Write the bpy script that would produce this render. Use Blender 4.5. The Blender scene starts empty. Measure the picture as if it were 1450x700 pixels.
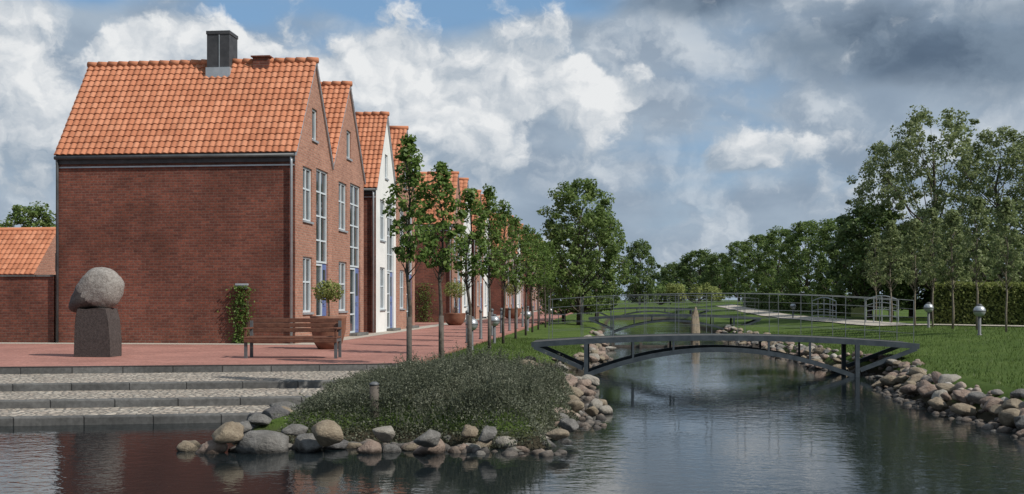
import bpy, bmesh, math, random
from mathutils import Vector, noise
random.seed(7)
SC = bpy.context.scene
C = SC.collection
EYE = 1.25; FP = 1500.0; TH = math.atan(145/FP); SN = math.sin(TH); CS = math.cos(TH)
WATER = -0.45
def gp(u, v, z):
    d = (EYE-z)*FP/(v-425.0); r = (u-725)/FP*d
    return (r*CS-d*SN, r*SN+d*CS)
def gd(u, d):
    r = (u-725)/FP*d
    return (r*CS-d*SN, r*SN+d*CS)

# ------------------------------------------------------------------ materials
class NT:
    def __init__(s, nt): s.nt = nt; s.n = nt.nodes; s.l = nt.links
    def put(s, sock, v):
        if isinstance(v, bpy.types.NodeSocket): s.l.new(v, sock)
        elif isinstance(v, (tuple, list)) and len(v) == 3 and sock.type == 'RGBA': sock.default_value = (*v, 1)
        else: sock.default_value = v
    def m(s, op, a, b=None, c=None, clamp=False):
        n = s.n.new('ShaderNodeMath'); n.operation = op; n.use_clamp = clamp
        s.put(n.inputs[0], a)
        if b is not None: s.put(n.inputs[1], b)
        if c is not None: s.put(n.inputs[2], c)
        return n.outputs[0]
    def mix(s, f, a, b):
        n = s.n.new('ShaderNodeMix'); n.data_type = 'RGBA'; n.clamp_factor = True
        s.put(n.inputs[0], f); s.put(n.inputs[6], a); s.put(n.inputs[7], b)
        return n.outputs[2]
    def mul(s, col, f):
        n = s.n.new('ShaderNodeMix'); n.data_type = 'RGBA'; n.blend_type = 'MULTIPLY'; n.inputs[0].default_value = 1
        s.put(n.inputs[6], col); s.put(n.inputs[7], s.comb(f, f, f)); return n.outputs[2]
    def noise(s, vec, scale, detail=4, rough=.5, dist=0., dim='3D'):
        n = s.n.new('ShaderNodeTexNoise'); n.noise_dimensions = dim
        s.put(n.inputs['Vector'], vec); n.inputs['Scale'].default_value = scale
        n.inputs['Detail'].default_value = detail; n.inputs['Roughness'].default_value = rough
        n.inputs['Distortion'].default_value = dist
        return n.outputs[0]
    def ss(s, v, a, b, x=0., y=1.):
        n = s.n.new('ShaderNodeMapRange'); n.interpolation_type = 'SMOOTHSTEP'
        s.put(n.inputs[0], v); n.inputs[1].default_value = a; n.inputs[2].default_value = b
        n.inputs[3].default_value = x; n.inputs[4].default_value = y
        return n.outputs[0]
    def comb(s, x, y, z=0.):
        n = s.n.new('ShaderNodeCombineXYZ'); s.put(n.inputs[0], x); s.put(n.inputs[1], y); s.put(n.inputs[2], z)
        return n.outputs[0]
    def sep(s, v):
        n = s.n.new('ShaderNodeSeparateXYZ'); s.put(n.inputs[0], v); return n.outputs
    def obj(s): return s.n.new('ShaderNodeTexCoord').outputs['Object']
    def pos(s): return s.n.new('ShaderNodeNewGeometry').outputs['Position']
    def bump(s, h, strength, dist):
        n = s.n.new('ShaderNodeBump'); s.put(n.inputs['Height'], h)
        n.inputs['Strength'].default_value = strength; n.inputs['Distance'].default_value = dist
        return n.outputs[0]
def newmat(name):
    m = bpy.data.materials.new(name); m.use_nodes = True
    t = NT(m.node_tree); b = t.n['Principled BSDF']
    return m, t, b
def noisy(name, c1, c2, scale=6, rough=.7, bump=0., bscale=None, metal=0., spec=.4, detail=6):
    m, t, b = newmat(name); v = t.obj()
    f = t.ss(t.noise(v, scale, detail, .6), .3, .7)
    t.put(b.inputs['Base Color'], t.mix(f, c1, c2))
    b.inputs['Roughness'].default_value = rough; b.inputs['Metallic'].default_value = metal
    b.inputs['Specular IOR Level'].default_value = spec
    if bump: t.put(b.inputs['Normal'], t.bump(t.noise(v, bscale or scale*4, 5, .6), bump, .02))
    return m
def brickmat(name, c1, c2, mortar, bw=.24, rh=.075, ms=.010, horiz=False, bump=.5, dirt=(.6, 1.15), spec=.25):
    m, t, b = newmat(name); v = t.obj(); x, y, z = t.sep(v)
    if horiz: vec = t.comb(x, y)
    else: vec = t.comb(t.m('ADD', x, y), z)
    n = t.n.new('ShaderNodeTexBrick'); t.put(n.inputs['Vector'], vec)
    for k, val in (('Color1', c1), ('Color2', c2), ('Mortar', mortar)): n.inputs[k].default_value = (*val, 1)
    n.inputs['Scale'].default_value = 1; n.inputs['Mortar Size'].default_value = ms
    n.inputs['Brick Width'].default_value = bw; n.inputs['Row Height'].default_value = rh
    n.inputs['Mortar Smooth'].default_value = .2; n.inputs['Bias'].default_value = 0
    f = t.ss(t.noise(v, .55, 7, .65), .3, .7, dirt[0], dirt[1])
    f2 = t.ss(t.noise(v, 14, 3, .6), .25, .75, .75, 1.2)
    t.put(b.inputs['Base Color'], t.mul(n.outputs[0], t.m('MULTIPLY', f, f2))); b.inputs['Roughness'].default_value = .85
    b.inputs['Specular IOR Level'].default_value = spec
    h = t.m('SUBTRACT', t.m('MULTIPLY', t.noise(v, 40, 3, .6), .4), n.outputs[1])
    t.put(b.inputs['Normal'], t.bump(h, bump, .008))
    return m
def leafmat(name, dark, mid, light, trans=.35):
    m, t, b = newmat(name)
    g = t.n.new('ShaderNodeNewGeometry'); rnd = g.outputs['Random Per Island']
    v = t.obj(); nz = t.noise(v, 1.3, 3, .6)
    f = t.m('ADD', t.m('MULTIPLY', rnd, .6), t.m('MULTIPLY', t.ss(nz, .3, .7), .4))
    r = t.n.new('ShaderNodeValToRGB'); e = r.color_ramp.elements
    e[0].color = (*dark, 1); e[0].position = .1; e[1].color = (*light, 1); e[1].position = .95
    k = e.new(.5); k.color = (*mid, 1)
    t.put(r.inputs[0], f)
    t.put(b.inputs['Base Color'], r.outputs[0]); b.inputs['Roughness'].default_value = .5
    b.inputs['Specular IOR Level'].default_value = .25
    tr = t.n.new('ShaderNodeBsdfTranslucent'); t.put(tr.inputs[0], r.outputs[0])
    ms = t.n.new('ShaderNodeMixShader'); ms.inputs[0].default_value = trans
    t.l.new(b.outputs[0], ms.inputs[1]); t.l.new(tr.outputs[0], ms.inputs[2])
    t.l.new(ms.outputs[0], t.n['Material Output'].inputs[0])
    return m
M = {}
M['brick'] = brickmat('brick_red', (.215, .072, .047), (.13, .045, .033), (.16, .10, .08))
M['brick_sunlit'] = brickmat('brick_red_sunlit', (.39, .195, .138), (.295, .138, .098), (.31, .225, .18), dirt=(.85, 1.1))  # same brick as the side walls, sunlight on the gables painted in lighter
M['paver'] = brickmat('paver_red', (.37, .175, .142), (.30, .138, .112), (.27, .175, .145), .22, .11, .006, True, .3, (.8, 1.1))
M['render'] = noisy('white_render', (.60, .61, .60), (.70, .70, .69), 1.2, .8, .2, 30)
M['dark_board'] = noisy('dark_board', (.035, .037, .042), (.06, .062, .068), 4, .6, .2, 30)
M['zinc'] = noisy('zinc', (.34, .37, .40), (.46, .49, .52), 3, .45, .1, 20, .5)
M['darkpipe'] = noisy('dark_pipe', (.05, .055, .06), (.08, .085, .09), 3, .45)
M['frame'] = noisy('frame_paint', (.46, .52, .56), (.55, .60, .63), 4, .45)
M['door_blue'] = noisy('door_blue', (.09, .13, .30), (.13, .18, .36), 3, .4)
M['door_grey'] = noisy('door_grey', (.22, .27, .33), (.28, .33, .38), 3, .4)
M['steel'] = noisy('bridge_steel', (.036, .047, .057), (.062, .076, .088), 5, .6, .1, 40, 0., .25)
M['galv'] = noisy('galvanised', (.10, .115, .122), (.16, .175, .185), 8, .6, .05, 60, .1)
M['lamp_metal'] = noisy('lamp_metal', (.30, .32, .34), (.42, .44, .46), 6, .4, .05, 60, .5)
M['lamp_dark'] = noisy('lamp_dark', (.07, .075, .08), (.11, .115, .12), 6, .5)
M['wood'] = noisy('bench_wood', (.085, .034, .021), (.15, .062, .037), 9, .6, .4, 60)
M['oldwood'] = noisy('old_wood', (.06, .05, .042), (.11, .095, .08), 8, .8, .5, 40)
M['deckwood'] = noisy('deck_wood', (.055, .055, .052), (.09, .088, .082), 8, .8, .5, 40)
M['bark'] = noisy('bark', (.045, .036, .028), (.10, .085, .068), 14, .9, .6, 40)
M['barkpale'] = noisy('bark_pale', (.14, .115, .09), (.22, .19, .15), 14, .9, .4, 40)
M['terra'] = noisy('terracotta', (.14, .062, .038), (.21, .098, .062), 5, .65, .2, 30)
M['stone_red'] = noisy('granite_dark', (.038, .030, .028), (.070, .056, .052), 22, .75, .5, 60)
M['stone_pale'] = noisy('granite_rough', (.16, .143, .13), (.28, .262, .243), 20, .85, .8, 34)
M['stone_cut'] = noisy('granite_cut', (.040, .034, .033), (.070, .060, .057), 22, .65, .3, 60)
M['kerb'] = brickmat('granite_kerb', (.14, .137, .132), (.10, .10, .098), (.03, .03, .03), 1.1, 3., .012, False, .5, (.7, 1.2))
M['gravel'] = noisy('gravel', (.30, .27, .23), (.46, .42, .36), 30, .9, .6, 60)
M['hedgecore'] = noisy('hedge_core', (.022, .034, .010), (.04, .058, .018), 9, .9, .5, 30)
M['leaf_street'] = leafmat('leaf_street', (.050, .092, .022), (.115, .188, .042), (.225, .30, .082), .46)
M['leaf_big'] = leafmat('leaf_big', (.064, .108, .030), (.135, .202, .056), (.235, .295, .10), .46)
M['leaf_willow'] = leafmat('leaf_willow', (.115, .150, .066), (.195, .238, .10), (.29, .33, .165), .48)
M['leaf_dark'] = leafmat('leaf_dark', (.052, .090, .030), (.108, .164, .052), (.18, .23, .08), .45)
M['leaf_hedge'] = leafmat('leaf_hedge', (.12, .15, .04), (.20, .235, .065), (.29, .31, .11), .42)
M['leaf_cover'] = leafmat('leaf_cover', (.050, .060, .038), (.108, .122, .080), (.20, .205, .15), .3)
M['leaf_far'] = leafmat('leaf_far', (.055, .088, .054), (.09, .128, .074), (.14, .175, .10))
M['grassblade'] = leafmat('grass_blade', (.050, .086, .018), (.083, .130, .029), (.125, .175, .046))

def mk_glass():
    m, t, b = newmat('window_glass'); v = t.obj()
    f = t.ss(t.noise(v, .9, 3, .5), .35, .65)
    t.put(b.inputs['Base Color'], t.mix(f, (.02, .028, .034), (.07, .085, .095)))
    b.inputs['Roughness'].default_value = .04; b.inputs['Specular IOR Level'].default_value = .9
    t.put(b.inputs['Normal'], t.bump(t.noise(v, 1.6, 1, .5), .08, .05))
    return m
M['glass'] = mk_glass()
def mk_tile():
    m, t, b = newmat('clay_pantile')
    a = t.n.new('ShaderNodeAttribute'); a.attribute_name = 'tint'
    v = t.obj()
    r = t.n.new('ShaderNodeValToRGB'); e = r.color_ramp.elements
    e[0].color = (.40, .155, .084, 1); e[1].color = (.50, .218, .126, 1)
    k = e.new(.5); k.color = (.455, .185, .102, 1)
    t.put(r.inputs[0], a.outputs['Fac'])
    w = t.ss(t.noise(v, .8, 6, .65), .3, .75, 1.05, .86)
    t.put(b.inputs['Base Color'], t.mul(r.outputs[0], w)); b.inputs['Roughness'].default_value = .8
    b.inputs['Specular IOR Level'].default_value = .2
    t.put(b.inputs['Normal'], t.bump(t.noise(v, 30, 4, .6), .25, .01))
    return m
M['tile'] = mk_tile()
def mk_rock(name, c1, c2, c3):
    m, t, b = newmat(name); v = t.obj(); p = t.pos()
    big = t.ss(t.noise(v, 1.6, 6, .7), .32, .68); sp = t.ss(t.noise(v, 28, 3, .7), .45, .62)
    col = t.mix(t.m('MULTIPLY', sp, .5), t.mix(big, c1, c2), c3)
    z = t.sep(p)[2]
    wet = t.ss(t.m('ADD', z, t.m('MULTIPLY', t.noise(v, 3, 3, .5), .08)), WATER+.04, WATER+.11, .3, 1.)
    t.put(b.inputs['Base Color'], t.mul(col, wet))
    t.put(b.inputs['Roughness'], t.m('MULTIPLY_ADD', wet, .45, .38))
    b.inputs['Specular IOR Level'].default_value = .3
    t.put(b.inputs['Normal'], t.bump(t.noise(v, 5, 8, .7), .7, .11))
    return m
ROCKM = {
 'grey': mk_rock('boulder_grey', (.145, .138, .127), (.25, .24, .225), (.08, .08, .08)),
 'pink': mk_rock('boulder_pink', (.245, .175, .138), (.35, .275, .225), (.14, .11, .10)),
 'tan': mk_rock('boulder_tan', (.235, .188, .135), (.345, .288, .212), (.14, .115, .085)),
 'dark': mk_rock('boulder_dark', (.085, .083, .085), (.15, .145, .145), (.2, .195, .19)),
 'pale': mk_rock('boulder_pale', (.30, .27, .23), (.41, .38, .33), (.18, .17, .15)),
}
def mk_pebble():
    m, t, b = newmat('pebbles'); g = t.n.new('ShaderNodeNewGeometry')
    r = t.n.new('ShaderNodeValToRGB'); e = r.color_ramp.elements
    e[0].color = (.12, .11, .10, 1); e[1].color = (.36, .335, .30, 1)
    for p_, c_ in ((.3, (.24, .185, .145)), (.55, (.19, .175, .16)), (.8, (.31, .24, .19))): k = e.new(p_); k.color = (*c_, 1)
    t.put(r.inputs[0], g.outputs['Random Per Island']); p = t.pos()
    wet = t.ss(t.sep(p)[2], WATER+.02, WATER+.1, .35, 1.)
    t.put(b.inputs['Base Color'], t.mul(t.mul(r.outputs[0], t.ss(t.noise(p, 18, 4, .6), .3, .7, .7, 1.15)), wet)); b.inputs['Roughness'].default_value = .8
    t.put(b.inputs['Normal'], t.bump(t.noise(p, 25, 5, .6), .6, .03))
    return m
M['pebble'] = mk_pebble()
def mk_cobble():
    m, t, b = newmat('cobbles'); v = t.obj()
    n = t.n.new('ShaderNodeTexVoronoi'); n.feature = 'F1'; t.put(n.inputs['Vector'], v); n.inputs['Scale'].default_value = 9
    n2 = t.n.new('ShaderNodeTexVoronoi'); n2.feature = 'DISTANCE_TO_EDGE'; t.put(n2.inputs['Vector'], v); n2.inputs['Scale'].default_value = 9
    g = t.sep(n.outputs['Color'])
    c = t.mix(g[0], (.28, .245, .205), (.58, .53, .45)); c = t.mix(t.m('MULTIPLY', g[1], .4), c, (.42, .31, .245))
    ed = t.ss(n2.outputs['Distance'], .02, .13)
    big = t.ss(t.noise(v, .7, 4, .6), .35, .7)
    c = t.mix(t.m('MULTIPLY', big, .3), c, (.22, .20, .165))
    t.put(b.inputs['Base Color'], t.mix(ed, (.14, .125, .105), c))
    b.inputs['Roughness'].default_value = .8
    t.put(b.inputs['Normal'], t.bump(t.ss(n2.outputs['Distance'], 0, .35), .8, .05))
    return m
M['cobble'] = mk_cobble()
def mk_ground():
    m, t, b = newmat('grass_ground'); p = t.pos(); z = t.sep(p)[2]
    f = t.ss(t.noise(p, .5, 6, .65), .3, .7); f2 = t.ss(t.noise(p, 9, 5, .7), .3, .7)
    c = t.mix(f, (.058, .098, .020), (.098, .142, .035)); c = t.mix(t.m('MULTIPLY', f2, .5), c, (.042, .070, .017))
    mud = t.ss(t.m('ADD', z, t.m('MULTIPLY', f2, .06)), -.34, -.18)
    t.put(b.inputs['Base Color'], t.mix(mud, (.050, .044, .030), c)); b.inputs['Roughness'].default_value = .95
    b.inputs['Specular IOR Level'].default_value = .1
    t.put(b.inputs['Normal'], t.bump(t.noise(p, 30, 6, .7), .8, .05))
    return m
M['ground'] = mk_ground()
def mk_water():
    m, t, b = newmat('pond_water'); p = t.pos(); x, y, z = t.sep(p)
    b.inputs['Base Color'].default_value = (.008, .012, .014, 1)
    b.inputs['Roughness'].default_value = .03; b.inputs['IOR'].default_value = 1.33
    v1 = t.comb(t.m('MULTIPLY', x, 1.0), t.m('MULTIPLY', y, 1.5), 0.)
    n1 = t.noise(v1, 4.2, 2, .5, .4); n2 = t.noise(v1, 13., 2, .5, .3); n3 = t.noise(p, .3, 3, .5)
    amp = t.ss(n3, .36, .62, .28, 1.)
    h = t.m('ADD', n1, t.m('MULTIPLY', n2, .38)); h = t.m('MULTIPLY', h, amp)
    t.put(b.inputs['Normal'], t.bump(h, .115, .05))
    return m
M['water'] = mk_water()

# ------------------------------------------------------------------ mesh helpers
class MB:
    def __init__(s): s.v = []; s.f = []; s.mi = []; s.t = []
    def face(s, pts, mi=0, tint=.5):
        k = len(s.v); s.v.extend([tuple(p) for p in pts]); s.f.append(tuple(range(k, k+len(pts)))); s.mi.append(mi); s.t.append(tint)
    def idx(s, pts):
        k = len(s.v); s.v.extend([tuple(p) for p in pts]); return list(range(k, k+len(pts)))
    def fi(s, ids, mi=0, tint=.5): s.f.append(tuple(ids)); s.mi.append(mi); s.t.append(tint)
    def box(s, x0, x1, y0, y1, z0, z1, mi=0):
        i = s.idx([(x0,y0,z0),(x1,y0,z0),(x1,y1,z0),(x0,y1,z0),(x0,y0,z1),(x1,y0,z1),(x1,y1,z1),(x0,y1,z1)])
        for q in ((0,3,2,1),(4,5,6,7),(0,1,5,4),(1,2,6,5),(2,3,7,6),(3,0,4,7)): s.fi([i[a] for a in q], mi)
        return s
    def tube(s, pts, rad, n=8, mi=0):
        pts = [Vector(p) for p in pts]
        if not isinstance(rad, (list, tuple)): rad = [rad]*len(pts)
        rings = []
        for k, p in enumerate(pts):
            a = pts[max(k-1, 0)]; b = pts[min(k+1, len(pts)-1)]; d = (b-a).normalized()
            up = Vector((0,0,1)) if abs(d.z) < .9 else Vector((1,0,0))
            e = d.cross(up).normalized(); g = e.cross(d)
            rings.append(s.idx([p+(e*math.cos(2*math.pi*j/n)+g*math.sin(2*math.pi*j/n))*rad[k] for j in range(n)]))
        for r0, r1 in zip(rings, rings[1:]):
            for j in range(n): s.fi((r0[j], r0[(j+1)%n], r1[(j+1)%n], r1[j]), mi)
        s.fi(rings[0][::-1], mi); s.fi(rings[-1], mi)
        return s
    def beam(s, pts, w, h, mi=0):
        pts = [Vector(p) for p in pts]; rings = []
        for k, p in enumerate(pts):
            a = pts[max(k-1, 0)]; b = pts[min(k+1, len(pts)-1)]; d = (b-a).normalized()
            e = Vector((0,1,0)); e = (e-d*e.dot(d))
            e = e.normalized() if e.length > .1 else Vector((1,0,0)); g = e.cross(d).normalized()
            rings.append(s.idx([p-e*w/2-g*h/2, p+e*w/2-g*h/2, p+e*w/2+g*h/2, p-e*w/2+g*h/2]))
        for r0, r1 in zip(rings, rings[1:]):
            for j in range(4): s.fi((r0[j], r0[(j+1)%4], r1[(j+1)%4], r1[j]), mi)
        s.fi(rings[0][::-1], mi); s.fi(rings[-1], mi)
        return s
    def lathe(s, prof, n=20, c=(0,0), mi=0):
        rings = [s.idx([(c[0]+r*math.cos(2*math.pi*j/n), c[1]+r*math.sin(2*math.pi*j/n), z) for j in range(n)]) for r, z in prof]
        for r0, r1 in zip(rings, rings[1:]):
            for j in range(n): s.fi((r0[j], r0[(j+1)%n], r1[(j+1)%n], r1[j]), mi)
        s.fi(rings[0][::-1], mi); s.fi(rings[-1], mi)
        return s
    def mesh(s, name, mats, smooth=False):
        me = bpy.data.meshes.new(name); me.from_pydata(s.v, [], s.f)
        for m in (mats if isinstance(mats, (list, tuple)) else [mats]): me.materials.append(m)
        me.polygons.foreach_set('material_index', s.mi)
        at = me.attributes.new('tint', 'FLOAT', 'FACE'); at.data.foreach_set('value', s.t)
        if smooth: me.polygons.foreach_set('use_smooth', [True]*len(s.f))
        me.update(); return me
    def build(s, name, mats, parent=None, smooth=False, loc=(0,0,0)):
        return link(name, s.mesh(name, mats, smooth), parent, loc)
def link(name, me, parent=None, loc=(0,0,0)):
    o = bpy.data.objects.new(name, me); C.objects.link(o); o.location = loc
    if parent: o.parent = parent
    return o
def tag(o, label=None, cat=None, group=None, kind=None):
    if label: o['label'] = label
    if cat: o['category'] = cat
    if group: o['group'] = group
    if kind: o['kind'] = kind
    return o
def empty(name, loc, label, cat, group=None, rz=0):
    o = bpy.data.objects.new(name, None); C.objects.link(o); o.location = loc; o.rotation_euler = (0,0,rz)
    o.empty_display_size = .2
    return tag(o, label, cat, group)
def copy_tree(o, parent=None):
    c = o.copy(); C.objects.link(c); c.parent = parent
    for ch in list(o.children): copy_tree(ch, c)
    return c
def bevel(o, w=.01, seg=2):
    b = o.modifiers.new('bevel', 'BEVEL'); b.width = w; b.segments = seg; b.limit_method = 'ANGLE'
    return o
ORD = ['first','second','third','fourth','fifth','sixth','seventh','eighth','ninth','tenth','eleventh','twelfth','thirteenth','fourteenth','fifteenth','sixteenth','seventeenth','eighteenth','nineteenth','twentieth']
def ordn(i): return ORD[i] if i < len(ORD) else str(i+1)+'th'

# ------------------------------------------------------------------ terrain
def sst(a, b, x):
    t = min(1, max(0, (x-a)/(b-a))); return t*t*(3-2*t)
def topline(x): return 20.3+.25*(x+4.3)
def notch(y): return sst(20.8, 22.8, y)*(1-sst(25.2, 27.2, y))
def shoreL(y): return -.4+.15*math.sin(y*.9)-1.15*notch(y)
def shoreR(y): return 4.95-.12*math.sin(y*.8)+.75*notch(y)
def land_left(x, y):
    d = min(y-12.0-.25*math.sin(x*1.7), shoreL(y)-x)
    if x < -3.9: d = min(d, max(x+4.75, y-topline(x)-1.5))
    return d
def h(x, y):
    d = land_left(x, y)
    if y > 96: d = max(d, y-96)
    rise = .75*sst(60, 112, y)
    hl = -.95+.80*sst(-.5, .75, d)+.09*sst(.7, 2.6, d)+rise*sst(-.2, 1.2, d)*sst(-3.6, -1.6, x)
    if x > -4.2 and y < 20: hl += .05*sst(.5, 2., d)*(1-sst(16, 20, y))
    dr = x-shoreR(y)
    hr = -.95+.93*sst(-.5, .85, dr)+.34*sst(.9, 7., dr)+rise*sst(.2, 2, dr)
    hn = -.95+.9*sst(-1, 1.2, 1.5-y)
    return max(hl, hr, hn)
def axis(segs):
    out = []
    for a, b, st in segs:
        n = max(1, round((b-a)/st))
        out += [a+(b-a)*k/n for k in range(n)]
    out.append(segs[-1][1]); return out
gx = axis([(-1500,-300,300),(-300,-60,60),(-60,-6,3),(-6,1.2,.25),(1.2,4.4,.8),(4.4,7,.2),(7,16,.8),(16,60,4),(60,300,60),(300,1500,300)])
gy = axis([(-300,-20,70),(-20,-2,3),(-2,3,.5),(3,11,1),(11,28,.3),(28,60,.8),(60,100,2),(100,120,5),(120,200,20),(200,2000,200)])
g = MB(); nx = len(gx)
for y in gy:
    g.idx([(x, y, h(x, y)+.012*noise.noise(Vector((x*.8, y*.8, 0)))) for x in gx])
for j in range(len(gy)-1):
    for i in range(nx-1): g.fi((j*nx+i, j*nx+i+1, (j+1)*nx+i+1, (j+1)*nx+i))
tag(g.build('ground', M['ground'], smooth=True), kind='structure')
w = MB(); w.face([(-70,-20,WATER),(9,-20,WATER),(9,97,WATER),(-70,97,WATER)])
tag(w.build('water', M['water']), kind='structure')

# promenade + steps
FX = -9.07
p = MB()
xs = [-45,-30,-16,-4.0]
for a, b in zip(xs, xs[1:]):
    p.face([(a,topline(a),0),(b,topline(b),0),(b,165,0),(a,165,0)])
p.face([(-4,topline(-4),0),(-4,topline(-4),-.5),(-4,165,-.5),(-4,165,0)])
tag(p.build('promenade', M['paver']), kind='structure')
edges = [(20.3,0.),(17.65,-.122),(15.85,-.232),(14.5,-.342)]
def ln(Y0, x): return Y0+.25*(x+4.3)
for i, (Y0, z) in enumerate(edges):
    k = MB(); a, b = -40, -4.0; dep = .20
    t0 = [(a, ln(Y0,a)), (b, ln(Y0,b)), (b, ln(Y0,b)+dep), (a, ln(Y0,a)+dep)]
    zt = z+.008; zb = -1.0
    lo = k.idx([(*c, zb) for c in t0]); hi = k.idx([(*c, zt) for c in t0])
    k.fi(hi)
    for j in range(4): k.fi((lo[j], lo[(j+1)%4], hi[(j+1)%4], hi[j]))
    tag(bevel(k.build('kerb', M['kerb']), .02), kind='structure')
    if i > 0:
        s = MB(); Yb = edges[i-1][0]
        s.face([(a, ln(Y0,a)+.17, z), (b, ln(Y0,b)+.17, z), (b, ln(Yb,b)+.01, z), (a, ln(Yb,a)+.01, z)])
        s.face([(b, ln(Y0,b), z), (b, ln(Y0,b), -1), (b, ln(Yb,b), -1), (b, ln(Yb,b), z)])
        tag(s.build('steps', M['cobble']), kind='structure')
gs = MB(); gs.face([(FX,28.9,.004),(FX+.75,28.9,.004),(FX+.75,140,.004),(FX,140,.004)]); gs.face([(-45,28.7,.004),(FX,28.7,.004),(FX,29.6,.004),(-45,29.6,.004)])
tag(gs.build('gravel_strip', M['gravel']), kind='structure')
def strip(name, pts, wd, mat):
    s = MB(); P = []
    for a, b in zip(pts, pts[1:]):
        n = max(2, int((Vector(b)-Vector(a)).length/.4))
        P += [Vector(a).lerp(Vector(b), k/n) for k in range(n)]
    P.append(Vector(pts[-1])); rows = []
    for k, q in enumerate(P):
        d = (P[min(k+1,len(P)-1)]-P[max(k-1,0)]).normalized(); e = Vector((-d.y, d.x))
        rows.append(s.idx([(c.x, c.y, h(c.x,c.y)+.035) for c in (q-e*wd/2, q, q+e*wd/2)]))
    for r0, r1 in zip(rows, rows[1:]):
        for j in range(2): s.fi((r0[j], r0[j+1], r1[j+1], r1[j]))
    return tag(s.build(name, mat), kind='structure')
strip('path', [(24,35.0),(14,38.2),(10.6,41.5),(10.3,55),(9.6,95)], 1.5, M['gravel'])

# ------------------------------------------------------------------ houses
def pantile(mb, x0, x1, yE, zE, yR, zR, pitch=.19, rows=16, seg=6, amp=.038, lift=.026):
    sv = Vector((0, yR-yE, zR-zE)); L = sv.length; sd = sv/L
    n = Vector((0, -sd.z, sd.y))
    if n.z < 0: n = -n
    nc = max(1, round((x1-x0)/pitch)); nxx = nc*seg+1
    prof = [amp*(max(0, math.cos(2*math.pi*(k/seg-.5))*.5+.5)**.8) for k in range(seg)]
    for r in range(rows):
        a = Vector((0, yE, zE))+sv*(r/rows); b = Vector((0, yE, zE))+sv*min(1, (r+1)/rows)
        bot = []; top = []; ris = []
        for k in range(nxx):
            x = x0+(x1-x0)*k/(nxx-1); pr = prof[k % seg]
            jit = .010*noise.noise(Vector((k//seg*3.1, r*2.7, 1)))
            bot.append(Vector((x,0,0))+a+n*(pr+lift+jit)); top.append(Vector((x,0,0))+b+n*(pr+jit)); ris.append(Vector((x,0,0))+a+n*(pr*.7-.012))
        ib = mb.idx(bot); it = mb.idx(top); ir = mb.idx(ris)
        for k in range(nxx-1):
            if k % seg == 0: tint = random.random()
            mb.fi((ib[k], ib[k+1], it[k+1], it[k]), 0, tint)
            mb.fi((ir[k], ir[k+1], ib[k+1], ib[k]), 0, tint*.5)
def window(root, y0, y1, z0, z1, nv, hz, fm, sill=True):
    f = MB(); t = .06; xa, xb = -.12, -.05
    f.box(xa, xb, y0, y0+t, z0, z1); f.box(xa, xb, y1-t, y1, z0, z1)
    f.box(xa, xb, y0+t, y1-t, z0, z0+t); f.box(xa, xb, y0+t, y1-t, z1-t, z1)
    for k in range(1, nv):
        c = y0+(y1-y0)*k/nv; f.box(xa, xb-.005, c-.03, c+.03, z0+t, z1-t)
    for c in hz: f.box(xa, xb-.012, y0+t, y1-t, c-.025, c+.025)
    wn = f.build('window', fm, root)
    p = MB(); p.face([(-.095,y0+.03,z0+.03),(-.095,y1-.03,z0+.03),(-.095,y1-.03,z1-.03),(-.095,y0+.03,z1-.03)]); p.build('pane', M['glass'], wn)
    if sill: MB().box(-.05, .05, y0-.03, y1+.03, z0-.06, z0-.002).build('sill', M['zinc'], wn)
    return wn
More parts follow.
